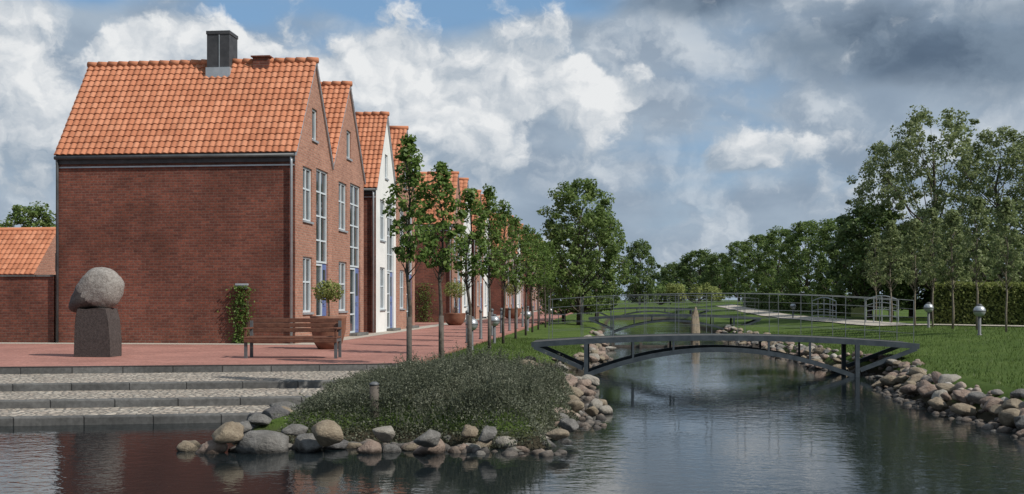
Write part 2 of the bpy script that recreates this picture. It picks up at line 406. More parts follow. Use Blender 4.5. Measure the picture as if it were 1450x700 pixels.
def house(Y0, w, label, fmat, south, north, chim=None, det=6, eave=5.52, apex=8.47, blue=True, dx=0., D=7.14, pitch=.19, fm='frame'):
    root = empty('row_house', (FX+dx, Y0, 0), label, 'house', 'gabled row houses along the promenade')
    e = .006; a, b = e, w-e; cy = w/2
    wl = MB()
    top = lambda y: eave+(apex-eave)*(1-abs(y-cy)/(b-cy))
    lw = (.19*w, .43*w, .88, 2.53); uw = (.19*w, .43*w, 3.59, 5.18); st = (.54*w, .88*w, .1, 5.30); aw = (.43*w, .57*w, 6.1, 7.05)
    holes = [lw, uw, st, aw]
    ys = sorted({a, cy, b} | {q for hh in holes for q in hh[:2]})
    for y0, y1 in zip(ys, ys[1:]):
        mid = (y0+y1)/2; z = 0
        for hh in sorted([q for q in holes if q[0] < mid < q[1]], key=lambda q: q[2]):
            if hh[2] > z: wl.face([(0,y0,z),(0,y1,z),(0,y1,hh[2]),(0,y0,hh[2])], 1)
            z = hh[3]
        wl.face([(0,y0,z),(0,y1,z),(0,y1,top(y1)),(0,y0,top(y0))], 1)
    for y0, y1, z0, z1 in holes:
        for q in ([(0,y0,z0),(-.15,y0,z0),(-.15,y0,z1),(0,y0,z1)], [(0,y1,z0),(-.15,y1,z0),(-.15,y1,z1),(0,y1,z1)],
                  [(0,y0,z0),(0,y1,z0),(-.15,y1,z0),(-.15,y0,z0)], [(0,y0,z1),(0,y1,z1),(-.15,y1,z1),(-.15,y0,z1)]): wl.face(q, 1)
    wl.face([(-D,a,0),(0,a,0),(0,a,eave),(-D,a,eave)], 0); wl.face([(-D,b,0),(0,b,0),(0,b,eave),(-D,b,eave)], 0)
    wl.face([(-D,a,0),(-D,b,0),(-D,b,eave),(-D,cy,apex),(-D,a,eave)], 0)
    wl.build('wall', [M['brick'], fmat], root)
    r = MB(); oS = .07 if south else .02; oN = .07 if north else .02; sl = (apex-eave)/(w/2); dz = .05
    pantile(r, -D-.04, .07, -oS, eave-oS*sl+dz, cy, apex+dz, pitch, 16 if det >= 6 else 12, det)
    pantile(r, -D-.04, .07, w+oN, eave-oN*sl+dz, cy, apex+dz, pitch, 16 if det >= 6 else 12, max(3, det-2))
    rf = r.build('roof', M['tile'], root)
    rd = MB(); n = 22 if det >= 6 else 8
    for k in range(n):
        x0 = -D-.05+(D+.14)*k/n; x1 = -D-.05+(D+.14)*(k+1)/n+.02
        rd.tube([(x0, cy, apex+.075), (x1, cy, apex+.06)], [.105, .09], 10)
        for q in range(len(rd.t)-12, len(rd.t)): rd.t[q] = .2+.5*random.random() if q == len(rd.t)-12 else rd.t[len(rd.t)-12]
    rd.build('ridge_tiles', M['tile'], rf, True)
    bb = MB()
    for yy, sgn in ((-oS, oS), (w+oN, oN)):
        z0 = eave-sgn*sl
        q = [(.012, yy, z0-.05), (.012, cy, apex-.05), (.012, cy, apex+.06), (.012, yy, z0+.06)]
        q2 = [(.062, c[1], c[2]) for c in q]
        i0 = bb.idx(q); i1 = bb.idx(q2); bb.fi(i0); bb.fi(i1)
        for j in range(4): bb.fi((i0[j], i0[(j+1)%4], i1[(j+1)%4], i1[j]))
    bb.build('bargeboard', M['zinc'], root)
    if south:
        MB().box(-D+.0, -.002, -.05, .004, eave-.32, eave-.04).build('fascia', M['dark_board'], root)
        MB().tube([(-D, -.11, eave-.14), (.0, -.11, eave-.14)], .055, 10).build('gutter', M['darkpipe'], root, True)
        MB().box(-D+.02, -.02, -.03, .004, eave-.43, eave-.39).build('cable_rail', M['zinc'], root)
        MB().tube([(-.09, -.10, eave-.1), (-.09, -.07, eave-.35), (-.09, -.07, .02)], .038, 8).build('downpipe', M['zinc'], root, True)
        MB().tube([(-D+.06, -.10, eave-.1), (-D+.06, -.07, eave-.35), (-D+.06, -.07, .02)], .04, 8).build('downpipe', M['darkpipe'], root, True)
    F = M[fm]
    window(root, *lw, 2, [lw[2]+.55*(lw[3]-lw[2])], F); window(root, *uw, 2, [uw[2]+.6*(uw[3]-uw[2])], F)
    window(root, *aw, 1, [], F)
    ym = st[0]+(st[1]-st[0])*.62
    window(root, st[0], st[1], 2.4, st[3], 2, [3.1, 3.85, 4.6], F, False)
    window(root, st[0], ym-.004, .1, 2.37, 1, [.75, 1.5], F, False)
    dm = M['door_blue'] if blue else M['door_grey']
    d = MB(); d.box(-.12, -.06, ym+.004, st[1], .1, 2.37); d.box(-.06, -.045, ym+.09, st[1]-.09, .2, .95); d.box(-.06, -.045, ym+.09, st[1]-.09, 1.05, 1.3)
    dd = d.build('door', dm, root)
    q = MB(); q.face([(-.055,ym+.1,1.4),(-.055,st[1]-.1,1.4),(-.055,st[1]-.1,2.2),(-.055,ym+.1,2.2)]); q.build('pane', M['glass'], dd)
    MB().tube([(-.06,ym+.07,1.15),(-.0,ym+.07,1.15),(-.0,ym+.17,1.15)], .012, 6).build('handle', M['galv'], dd)
    MB().box(-.15, .28, st[0]-.1, st[1]+.1, .006, .1).build('doorstep', M['kerb'], root)
    if chim:
        for cx, cw, ch, kind in chim:
            c = MB()
            if kind == 'stack':
                c.box(cx-cw/2, cx+cw/2, cy-cw/2, cy+cw/2, apex-.45, apex+ch-.1); c.box(cx-cw/2-.02, cx+cw/2+.02, cy-cw/2-.02, cy+cw/2+.02, apex+ch-.1, apex+ch)
                cc = c.build('chimney', M['dark_board'], rf)
                f = MB(); f.box(cx-cw/2-.03, cx+cw/2+.03, cy-cw/2-.03, cy+cw/2+.03, apex-.55, apex-.16)
                f.box(cx+.03, cx+.05, cy-cw/2-.018, cy-cw/2-.002, apex-.16, apex+ch-.12); f.build('flashing', M['zinc'], cc)
            else:
                c.box(cx-cw/2, cx+cw/2, cy-.2, cy+.2, apex-.2, apex+ch-.04); c.box(cx-cw/2-.05, cx+cw/2+.05, cy-.25, cy+.25, apex+ch-.04, apex+ch)
                c.build('roof_vent', M['brick'], rf)
    return root
BF = M['brick_sunlit']; WR = M['render']
G = [29.5, 58.8, 88.1, 117.4]
house(G[0], 3.97, 'nearest brick gabled house with blank side wall, pantile roof and square black chimney', BF, True, False, [(-2.9,.70,.95,'stack'), (-1.62,.5,.2,'vent')], 8)
house(G[0]+3.97, 4.33, 'second brick gabled house from the front, joined to the house with the black chimney', BF, False, True, None, 6, 5.6, 8.6)
house(G[0]+10.3, 3.7, 'white rendered gabled house with brick side wall, third from the front', WR, True, False, None, 6, 5.6, 8.62)
house(G[0]+14.0, 4.2, 'fourth gabled house from the front, brick, beyond the nearest white house', BF, False, True, None, 5, 5.6, 8.7)
pat = [[('brick',4.0),('white',4.1),('brick',4.0),('white',4.1)], [('brick',4.0),('brick',4.1),('white',4.0),('brick',4.1)], [('brick',4.0),('brick',4.1),('brick',4.0),('brick',4.1)]]
off_ = [0, 4.0, 10.3, 14.3]; grp = ['second', 'third', 'farthest']; pn = ['first', 'second', 'third', 'last']
for gi in range(3):
    for k in range(4):
        c, wd = pat[gi][k]
        house(G[gi+1]+off_[k], wd, f'{"white" if c=="white" else "brick"} gabled house, {pn[k]} in the {grp[gi]} block of four along the row', WR if c == 'white' else BF,
              k in (0, 2), k in (1, 3), None, 3, 5.55, 8.55+.1*(k % 2), blue=(k+gi) % 2 == 0, pitch=.3)
gwr = empty('garden_wall', (0,0,0), 'brick garden wall running left from the nearest house', 'wall')
MB().box(-40, FX-7.14-.12, 29.55, 29.8, 0, 1.93).build('brickwork', M['brick'], gwr)
MB().box(-40, FX-7.14-.12, 29.51, 29.84, 1.932, 1.99).build('coping', M['kerb'], gwr)
def low_house(x0, x1, y0, y1, ev, ap, label):
    root = empty('low_house', (x1, y0, 0), label, 'house'); D = x1-x0; wdt = y1-y0; cy = wdt/2
    q = MB(); q.face([(-D,0,0),(0,0,0),(0,0,ev),(-D,0,ev)]); q.face([(-D,wdt,0),(0,wdt,0),(0,wdt,ev),(-D,wdt,ev)])
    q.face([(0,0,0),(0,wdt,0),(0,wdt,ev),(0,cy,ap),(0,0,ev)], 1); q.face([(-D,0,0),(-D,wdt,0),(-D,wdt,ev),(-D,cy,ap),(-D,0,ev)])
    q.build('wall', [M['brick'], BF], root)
    r = MB(); sl = (ap-ev)/cy
    pantile(r, -D, .06, -.15, ev-.15*sl+.05, cy, ap+.05, .24, 9, 5); pantile(r, -D, .06, wdt+.15, ev-.15*sl+.05, cy, ap+.05, .24, 9, 4)
    rf = r.build('roof', M['tile'], root)
    MB().tube([(-D,cy,ap+.07),(.07,cy,ap+.07)], .1, 8).build('ridge_tiles', M['tile'], rf, True)
    MB().box(-.02, .03, cy-.15, cy+.15, ev+.1, ev+.9).build('window', M['dark_board'], root)
low_house(-36, -24.9, 43.5, 47.2, 2.45, 4.35, 'low brick outbuilding with orange tiled roof behind the garden wall')

# ------------------------------------------------------------------ foliage
def rv(rng):
    while True:
        v = Vector((rng.uniform(-1,1), rng.uniform(-1,1), rng.uniform(-1,1)))
        if .05 < v.length < 1: return v.normalized()
def leaf(mb, pos, n, s, rng, asp=.62):
    up = rv(rng); a = n.cross(up)
    if a.length < .05: a = n.cross(Vector((1,.3,0)))
    a.normalize(); b = n.cross(a)
    mb.face([pos-a*s*.5, pos+b*s*asp*.5+a*s*.05, pos+a*s*.5, pos-b*s*asp*.5+a*s*.05])
def crown(name, prof, H0, H1, ncl, nlf, ls, cr, mat, seed, trunk_r, bark, fork=.35, rmin=.25, shell=.35):
    rng = random.Random(seed); cl = []
    for k in range(ncl):
        t = (k+rng.random())/ncl; a = k*2.399+rng.uniform(-.5,.5); R = prof(t)*rng.uniform(.8,1.2)
        rr = R*(rng.uniform(rmin, 1.)**.6)
        cl.append((Vector((rr*math.cos(a), rr*math.sin(a), H0+t*(H1-H0))), cr*rng.uniform(.5,1.35)))
    mb = MB()
    for k in range(nlf):
        c, r = rng.choice(cl); d = rv(rng); q = c+Vector((d.x, d.y, d.z*.75))*r*(rng.random()**shell)
        n = (d*.6+Vector((0,0,.5))+rv(rng)*.8).normalized()
        leaf(mb, q, n, ls*rng.uniform(.6,1.3), rng)
    tr = MB(); top = H0+(H1-H0)*.8; bend = [Vector((rng.uniform(-.03,.03)*H1*k/6, rng.uniform(-.03,.03)*H1*k/6, top*k/6)) for k in range(7)]
    tr.tube([b if b.z > 0 else b-Vector((0,0,.15)) for b in bend], [trunk_r*(1-.13*k) for k in range(7)], 8)
    for c, r in cl[::max(1, ncl//40)]:
        z = max(H0*.75, c.z-(c.xy.length*1.0+.1*H1*fork)); z = min(z, top*.95); k = min(5, int(z/top*6)); f = z/top*6-k
        s = bend[k].lerp(bend[k+1], f); rr = trunk_r*(1-.13*(k+f))*.45
        m = s.lerp(c, .5)+Vector((0,0,-.08*(c-s).length))
        tr.tube([s, m, c], [rr, rr*.6, rr*.2], 5)
    return tr.mesh('trunk', bark, True), mb.mesh('crown', mat)
def tree(pr, loc, label, group=None, rz=0., sc=(1,1,1), name='tree', guard=False):
    r = empty(name, loc, label, 'tree', group, rz); r.scale = sc
    link('trunk', pr[0], r); link('crown', pr[1], r)
    if guard:
        MB().tube([(0,0,-.15),(0,0,.45),(0,0,.98)], [.048,.045,.043], 10).build('trunk_guard', M['oldwood'], r, True)
    return r
egg = lambda R: (lambda t: R*(.35+.65*math.sin(math.pi*min(1, t*.8+.18)))*(1-.75*max(0, t-.65)/.35))
rnd = lambda R: (lambda t: R*max(.12, math.sqrt(max(0, 1-(2*t-.85)**2/1.4))))
S = [crown('s', egg(.32+.03*k), 1.85, 3.75, 50, 2200, .085, .14, M['leaf_street'], 20+k, .042, M['bark']) for k in range(3)]
W = [crown('w', egg(.43+.05*k), 1.9, 4.1, 60, 2300, .09, .155, M['leaf_street'], 40+k, .045, M['bark']) for k in range(3)]
L = [crown('l', egg(.5), 1.6, 3.9, 58, 2500, .10, .155, M['leaf_willow'], 60+k, .035, M['barkpale']) for k in range(2)]
B = [crown('b', rnd(2.2), .9, 7.9, 150, 14000, .18, .44, M['leaf_big'], 80+k, .16, M['bark'], .35, .35) for k in range(3)]
T = [crown('t', rnd(3.0), 1.8, 9.8, 220, 15000, .155, .38, M['leaf_willow'], 90+k, .17, M['bark'], .6, .3) for k in range(2)]
K = [crown('k', rnd(2.0), .8, 6.2, 110, 10000, .21, .48, M['leaf_dark'], 95+k, .14, M['bark'], .35, .4) for k in range(2)]
TX = -3.3
ys_ = [16.6, 20.1, 24.0, 27.6, 31.4, 35.2, 39, 42.8, 46.6, 50.4, 54.2]
for i, y in enumerate(ys_):
    x = TX+random.uniform(-.06,.06); z = h(x, y)-.02
    if i < 2: pr, sc = S[i], (1+.15*i, 1+.15*i, 1.03+.02*i)
    elif i == 2: pr, sc = S[2], (1.2, 1.2, 1.04)
    else: pr, sc = W[i % 3], (.95+.1*random.random(), 1., .98+.1*random.random())
    lab = ['nearest slender young tree, standing in the grey-green shrub bed with dark trunk guard', 'second slender young tree from the front with dark trunk guard, by the shrub bed'][i] if i < 2 else f'{ordn(i)} young tree from the front in the row beside the red promenade'
    tree(pr, (x, y, z), lab, 'young trees along the promenade', random.uniform(0,6), sc, 'street_tree', i < 4)
tree(B[0], (-1.9, 57.5, -.1), 'tall leafy tree with pointed top at the far end of the promenade row', None, 1, (1.0,1.0,.98))
tree(B[1], (-1.1, 66, -.1), 'rounded tree just right of the tall pointed tree, by the left bank', None, 2, (.95,.95,.86))
tree(B[2], (-3.0, 63, -.1), 'leafy tree just left of and behind the tall pointed tree', None, 3, (.8,.8,.74))
tree(K[0], (*gd(906,118), .2), 'dark narrow tree standing alone far down the canal', None, 1, (.95,.95,1.2))
for i, (u, d) in enumerate([(1425,31),(1383,33.2),(1349,35),(1321,37),(1296,39),(1262,43),(1240,47)]):
    x, y = gd(u, d)
    tree(L[i % 2], (x, y, h(x, y)-.02), f'{ordn(i)} slender sapling from the right edge, in front of the hedge on the right bank', 'saplings on the right bank', i*1.3, (1+.1*(i%3),)*2+(1+.06*(i%2),), 'sapling')
for i, (u, d, pr, sc, lab) in enumerate([
    (1322,52,T[0],(1.05,1.05,1.04),'tallest airy tree on the right bank with its crown against the sky'),
    (1262,55,T[1],(.85,.85,.93),'airy tall tree left of the tallest tree on the right bank'),
    (1412,48,T[1],(.95,.95,.88),'airy tall tree right of the tallest tree on the right bank'),
    (1480,46,T[0],(.9,.9,.84),'airy tree cut by the right edge of the view behind the hedge'),
    (1232,53,K[0],(1.0,1.0,.90),'dark dense low-branched tree below the airy trees on the right bank'),
    (1290,56,K[1],(1.0,1.0,.80),'dark dense tree behind the saplings under the tallest tree'),
    (1360,55,K[0],(1.1,1.1,.66),'dark dense tree behind the hedge under the right-hand airy tree'),
    (1440,54,K[1],(1.1,1.1,.66),'dark dense tree behind the hedge nearest the right edge'),
    (1185,62,B[0],(.85,.85,.72),'nearest rounded tree of the far row on the right bank, beside the dark dense tree'),
    (1142,70,B[1],(.9,.9,.76),'second rounded tree of the far row on the right bank'),
    (1105,80,B[2],(.9,.9,.76),'third rounded tree of the far row on the right bank'),
    (1074,92,B[0],(.9,.9,.76),'fourth rounded tree of the far row on the right bank'),
    (1046,106,B[1],(.9,.9,.76),'last rounded tree of the far row on the right bank'),
    (990,150,K[1],(1.6,1.6,1.15),'broad dark tree far off above the second bridge'),
    (1018,140,K[0],(1.2,1.2,1.0),'dark tree far off right of the broad dark tree'),
    (955,165,K[0],(1.4,1.4,.95),'dark tree far off left of the broad dark tree')]):
    x, y = gd(u, d); tree(pr, (x, y, h(x, y)-.05), lab, None, i*1.7, sc)
x, y = gd(42, 62); tree(B[2], (x, y, -.1), 'tree whose top shows above the orange roof at the left edge', None, 1, (1.05,1.05,.86))
def hedge(a, b, wd, ht, ls, n, label, mat='leaf_hedge', seed=5):
    rng = random.Random(seed); a = Vector(a); b = Vector(b); d = b-a; Ln = d.length; d.normalize(); e = Vector((-d.y, d.x))
    if e.y < 0: e = -e
    root = empty('hedge', (a.x, a.y, h(a.x, a.y)), label, 'hedge')
    mb = MB(); z0 = h(a.x, a.y); zb_ = h(b.x, b.y)-z0
    for k in range(n):
        t = rng.random()*Ln; f = rng.random(); hh = ht*(1+.05*noise.noise(Vector((t*.8, seed, 0))))
        if f < .5: o = (-wd/2+rng.uniform(-.07,.10), rng.random()*hh)
        elif f < .62: o = (wd/2+rng.uniform(-.12,.05), rng.random()*hh)
        else: o = (rng.uniform(-.5,.5)*wd, hh+rng.uniform(-.15,.04))
        q = a+d*t+e*o[0]; nn = (rv(rng)*.8+Vector((0,0,.5))+(Vector((-e.x,-e.y,0))*.6 if f < .5 else Vector())).normalized()
        leaf(mb, Vector((q.x-a.x, q.y-a.y, h(q.x, q.y)-z0+o[1])), nn, ls*rng.uniform(.6,1.3), rng)
    mb.build('foliage', M[mat], root)
    c = MB(); q = [(a-e*wd*.4, 0), (b-e*wd*.4, zb_), (b+e*wd*.4, zb_), (a+e*wd*.4, 0)]
    lo = c.idx([(v.x-a.x, v.y-a.y, zz-.1) for v, zz in q]); hi = c.idx([(v.x-a.x, v.y-a.y, zz+ht*.92) for v, zz in q]); c.fi(hi)
    for j in range(4): c.fi((lo[j], lo[(j+1)%4], hi[(j+1)%4], hi[j]))
    c.build('branches', M['hedgecore'], root)
hedge((12.1,41.5), (22,37.5), 1.0, 1.55, .11, 19000, 'clipped yellow-green hedge at the right edge behind the saplings')
hedge((10.9,88), (13.6,61), 1.0, 1.2, .2, 6000, 'long dark hedge on the right bank under the far row of trees', 'leaf_dark', 6)
def shrub(x, y, R, H, n, ls, mat, label, seed):
    rng = random.Random(seed); r = empty('shrub', (x, y, h(x, y)), label, 'shrub')
    mb = MB(); st = MB(); cl = [(Vector((rng.uniform(-.7,.7)*R, rng.uniform(-.7,.7)*R, H*rng.uniform(.3,.75))), rng.uniform(.25,.45)*H) for k in range(16)]
    for c, q in cl: st.tube([(0,0,-.05), c*.5+Vector((0,0,.05)), c], [.04,.03,.015], 5)
    for k in range(n):
        c, q = rng.choice(cl); d = rv(rng); leaf(mb, c+d*q*rng.random()**.4, (d+Vector((0,0,.5))+rv(rng)*.7).normalized(), ls*rng.uniform(.6,1.3), rng)
    mb.build('foliage', M[mat], r); st.build('stems', M['bark'], r)
x, y = gd(985, 116); shrub(x, y, 4.0, 2.2, 4500, .26, 'leaf_hedge', 'pale green bush beyond the far end of the canal', 1)
x, y = gd(935, 122); shrub(x, y, 3.2, 2.6, 2500, .3, 'leaf_big', 'darker bush left of the pale green bush beyond the canal end', 2)
rng = random.Random(3); fw = MB(); blobs_ = []
for k in range(90):
    x = rng.uniform(-60, 190); y = 205+rng.uniform(-15, 25)
    for q in range(4): blobs_.append((Vector((x+rng.uniform(-3,3), y, rng.uniform(1.5, 7.5))), rng.uniform(1.8,3.2)))
for k in range(16000):
    c, r = rng.choice(blobs_); d = rv(rng); leaf(fw, c+d*r*rng.random()**.4, (d+Vector((0,-.2,.5))+rv(rng)*.6).normalized(), rng.uniform(.5,1.1), rng)
tag(fw.build('distant_woodland', M['leaf_far']), 'distant mixed woodland closing the horizon beyond the canal', 'woodland', kind='stuff')

# ground cover on the planted point
rng = random.Random(11); cv = MB(); n = 0
def cover_h(x, y, d, lim):
    f = (.22+.78*sst(-4.1, -2.0, x))*(1-.35*sst(16.0, 18.4, y))
    return max(.05, (.27+.18*noise.noise(Vector((x*1.3, y*1.3, 7)))+.18*noise.noise(Vector((x*3.2, y*3.2, 2)))+.10*noise.noise(Vector((x*8, y*8, 2))))*sst(lim-.05, lim+.5, d)*f+.05)
while n < 76000:
    x = rng.uniform(-4.2, -.5); y = rng.uniform(12.0, 18.4)
    d = land_left(x, y)
    lim = .18+.14*noise.noise(Vector((x*2, y*2, 3)))
    if d < lim or (y > 16.4 and x > -2.8+1.2*noise.noise(Vector((x, y, 1)))): continue
    if x < -3.9+.12*noise.noise(Vector((y*3, 0, 0))): continue
    zz = cover_h(x, y, d, lim)*(1-rng.random()**2*.8)
    leaf(cv, Vector((x, y, h(x, y)+zz)), (rv(rng)*.9+Vector((0,0,.5))).normalized(), rng.uniform(.018,.044), rng, .5); n += 1
for k in range(3000):
    x = rng.uniform(-3.85,-.8); y = rng.uniform(12.3,16.8); d = land_left(x, y)
    if d < .35: continue
    b = Vector((x, y, h(x, y))); t = b+Vector((rng.uniform(-.2,.2), rng.uniform(-.2,.2), cover_h(x, y, d, .18)+rng.uniform(.0,.17)*sst(-4.1,-2.4,x)+.02))
    cv.tube([b, b.lerp(t,.5)+Vector((0,0,.04)), t], [.0035,.003,.0015], 3)
    for q in range(13): leaf(cv, b.lerp(t, rng.uniform(.4,1.05))+rv(rng)*.018, rv(rng), rng.uniform(.016,.034), rng, .5)
tag(cv.build('ground_cover', M['leaf_cover']), 'low grey-green ground cover shrubs filling the planted point behind the front boulders', 'shrubs', kind='stuff')
gr = MB(); n = 0
while n < 46000:
    if rng.random() < .62: x = 5.75+rng.random()**1.3*9; y = rng.uniform(13, 42)
    else: x = rng.uniform(-4.0,-.9); y = rng.uniform(16.4, 36)
    z = h(x, y)
    if z < -.22: continue
    n += 1; a = rng.uniform(0, 6.28); hh = rng.uniform(.03,.085); wv = Vector((math.cos(a), math.sin(a), 0))*.009
    b = Vector((x, y, z-.01)); lean = Vector((rng.uniform(-.5,.5), rng.uniform(-.5,.5), 1))*hh
    gr.face([b-wv, b+wv, b+lean])
tag(gr.build('grass', M['grassblade']), 'short green lawn grass on both canal banks', 'grass', kind='stuff')

# ------------------------------------------------------------------ boulders
def rockbm(seed, sub=3):
    bm = bmesh.new(); bmesh.ops.create_icosphere(bm, subdivisions=sub, radius=1)
    o = Vector((seed*3.7, seed*1.9, seed*.7)); rng = random.Random(seed); planes = [(rv(rng), rng.uniform(.55,.88)) for k in range(11)]
    for v in bm.verts:
        d = v.co.normalized(); r = 1+.30*noise.noise(d*1.2+o)+.11*noise.noise(d*2.8+o)
        q = d*r
        for pn_, pd in planes:
            e = q.dot(pn_)-pd
            if e > 0: q -= pn_*e*.85
        v.co = q+d*(.03*noise.noise(d*5+o)+.014*noise.noise(d*11+o))
    return bm
def rockmesh(seed, mat):
    bm = rockbm(seed)
    for f in bm.faces: f.smooth = True
    me = bpy.data.meshes.new('boulder'); bm.to_mesh(me); bm.free(); me.materials.append(ROCKM[mat]); return me
RK = {(s, m): rockmesh(s, m) for s in range(1, 9) for m in ROCKM}
rng = random.Random(21)
def rock(x, y, z, r, mat, label, group, sq=.66):
    o = link('boulder', RK[(rng.randint(1,8), mat)]); o.location = (x, y, z); r *= 1.12
    o.scale = (r*rng.uniform(.9,1.35), r*rng.uniform(.8,1.1), r*sq*rng.uniform(.8,1.2))
    o.rotation_euler = (rng.uniform(-.35,.35), rng.uniform(-.35,.35), rng.uniform(-.6,.6)+rng.choice([0,3.14]))
    return tag(o, label, 'boulder', group)
front = [(268,632,28,'tan'),(300,634,34,'pink'),(322,610,42,'tan'),(340,604,30,'grey'),(378,626,56,'grey'),(366,592,34,'dark'),(398,583,44,'tan'),(418,606,26,'grey'),
 (436,627,46,'grey'),(466,610,42,'tan'),(474,628,34,'dark'),(498,630,22,'tan'),(524,634,34,'pink'),(545,609,34,'pale'),(556,634,26,'grey'),(586,632,26,'tan'),(610,630,46,'pink'),(606,616,40,'grey'),(640,622,28,'grey'),
 (655,634,26,'pink'),(664,608,26,'tan'),(682,630,28,'tan'),(690,613,32,'grey'),(718,626,36,'pale'),(742,622,30,'grey'),(740,636,20,'pink'),(764,620,30,'pale'),(776,628,22,'grey'),(790,612,28,'tan'),(806,600,24,'grey')]
front.sort()
for i, (u, v, wp, m) in enumerate(front):
    big = wp >= 40; lowz = v > 618
    zb = WATER-.02 if lowz else -.30
    vb = v+wp*.30
    x, y = gp(u, max(vb, 600), zb); d = math.hypot(x, y); r = wp/FP*d*.48
    if y > 16: y = 16
    lab = f'{"large" if big else "small"} {m} boulder, {ordn(i)} from the left in the row round the planted point' if i < 15 else f'{"large" if big else "small"} {m} boulder, {ordn(len(front)-1-i)} from the right in the row round the planted point'
    rock(x, y, zb+r*.36, r, m, lab, 'boulders round the planted point', .72)
for k in range(14):
    t = k/14
    if t < .6: x = -4.9+4.0*t/.6; y = 11.9+rng.uniform(-.1,.25)
    else: x = -.75+.2*rng.random(); y = 12.3+(t-.6)/.4*3
    rock(x, y, max(WATER, h(x, y))+.0, rng.uniform(.06,.11), rng.choice(list(ROCKM)), 'small stone wedged between the larger boulders of the planted point', 'small stones round the planted point')
for k in range(10):
    x = rng.uniform(-4.7,-4.15); y = rng.uniform(12.2, 14.2)
    rock(x, y, max(WATER, h(x, y))+.02, rng.uniform(.1,.17), rng.choice(['tan','grey','pink','dark']), 'boulder heaped at the right end of the cobbled steps', 'boulders at the end of the steps')
for k in range(70):
    y = 15.0+(k/70)**1.15*34; q = rng.random(); x = shoreL(y)+.15-.6*q
    rock(x, y, WATER+.02+.25*q, rng.uniform(.09,.185), rng.choice(['tan','pink','pale','tan','pale']), 'pale boulder in the loose riprap along the left bank', 'boulders along the left bank')
for k in range(172):
    y = 11.5+(k/172)**1.35*42; q = rng.random(); x = shoreR(y)-.05+.66*q
    rock(x, y, WATER+.02+.38*q, rng.uniform(.08,.175), rng.choice(['tan','pink','pale','grey','pink','tan','tan']), 'granite boulder in the loose riprap along the right bank', 'boulders along the right bank')
pb = MB(); tmpl = []
for s in range(6):
    bm = rockbm(40+s, 2); bm.verts.ensure_lookup_table(); tmpl.append(([v.co.copy() for v in bm.verts], [[v.index for v in f.verts] for f in bm.faces])); bm.free()
for k in range(1300):
    f = rng.random()
    if f < .62: y = 11.5+rng.random()**1.5*34; q = rng.random(); x = shoreR(y)-.15+.8*q
    elif f < .92: y = 14.0+rng.random()**1.4*30; q = rng.random(); x = shoreL(y)+.2-.7*q
    else: x = rng.uniform(-4.8,-.5); y = 11.75+.25*math.sin(x*1.7)+rng.random()*.3
    z = max(WATER-.03, h(x, y)); r = rng.uniform(.035,.10); a = rng.uniform(0, 6.28); ca, sa = math.cos(a), math.sin(a); sx_, sz_ = rng.uniform(.9,1.4), rng.uniform(.55,.9)
    vs, fs = rng.choice(tmpl); b0 = len(pb.v)
    pb.idx([(x+r*(v.x*sx_*ca-v.y*sa), y+r*(v.x*sx_*sa+v.y*ca), z+r*.3+r*v.z*sz_) for v in vs])
    for q in fs: pb.fi([b0+i for i in q])
tag(pb.build('shore_pebbles', M['pebble'], smooth=True), 'small stones filling the gaps between boulders along the water edge', 'pebbles', kind='stuff')
x, y = gd(983, 45); o = link('standing_stone', rockmesh(9, 'tan')); o.location = (x, y, -.1); o.scale = (.24,.24,1.05)
tag(o, 'upright standing stone in the water in front of the second bridge', 'stone')

# ------------------------------------------------------------------ bridges
def bridge(loc, label):
    root = empty('footbridge', loc, label, 'bridge', 'arched steel footbridges')
    Ln = 8.55; W_ = 1.45
    zt = lambda x: .30+.17*(1-((x-Ln/2)/(Ln/2))**2)
    xs = [Ln*k/24 for k in range(25)]
    dk = MB(); dk.beam([(x, W_/2, zt(x)-.05) for x in xs], W_-.12, .06); dk.build('deck', M['deckwood'], root)
    for yy in (.03, W_-.03):
        MB().beam([(x, yy, zt(x)-.07) for x in xs], .05, .12).build('edge_beam', M['steel'], root)
        a0, a1 = 1.24, 7.22
        za = lambda x: -.46+.60*(1-((x-(a0+a1)/2)/((a1-a0)/2))**2)
        MB().beam([(a0+(a1-a0)*k/28, yy, za(a0+(a1-a0)*k/28)) for k in range(29)], .08, .10).build('arch', M['steel'], root)
        for px in (a0, a1): MB().box(px-.045, px+.045, yy-.052, yy+.052, -.95, zt(px)-.13).build('post', M['steel'], root)
        for px in (2.3, 3.2, 5.3, 6.2):
            if zt(px)-.15-za(px) > .08: MB().box(px-.022, px+.022, yy-.022, yy+.022, za(px)+.045, zt(px)-.13).build('hanger', M['steel'], root)
        for q0, q1 in (((.06,zt(0)-.12),(a0-.06,-.30)), ((Ln-.06,zt(0)-.12),(a1+.06,-.30))):
            MB().beam([(q0[0], yy, q0[1]), (q1[0], yy, q1[1])], .06, .09).build('strut', M['steel'], root)
        r0, r1 = .4, Ln-.12; N_ = 12
        hr = MB(); hr.tube([(r0+(r1-r0)*k/20, yy, zt(r0+(r1-r0)*k/20)+.93) for k in range(21)], .008, 6)
        rr = hr.build('railing', M['galv'], root)
        for k in range(N_):
            px = r0+(r1-r0)*k/(N_-1)
            MB().box(px-.006, px+.006, yy-.007, yy+.007, zt(px)+.0, zt(px)+.922).build('baluster', M['galv'], rr)
        for zz in (.2, .38, .56, .74):
            MB().tube([(r0+(r1-r0)*k/12, yy, zt(r0+(r1-r0)*k/12)+zz) for k in range(13)], .0028, 4).build('wire', M['galv'], rr)
    return root
b1 = bridge((-1.88, 24.0, 0), 'near arched dark steel footbridge with wire railings crossing the canal')
b2 = copy_tree(b1); b2.location = (-1.3, 53.5, .08); b2['label'] = 'second, more distant arched footbridge beyond the standing stone'
b3 = copy_tree(b1); b3.location = (-1.5, 80, .25); b3['label'] = 'farthest arched footbridge, seen small under the second one'
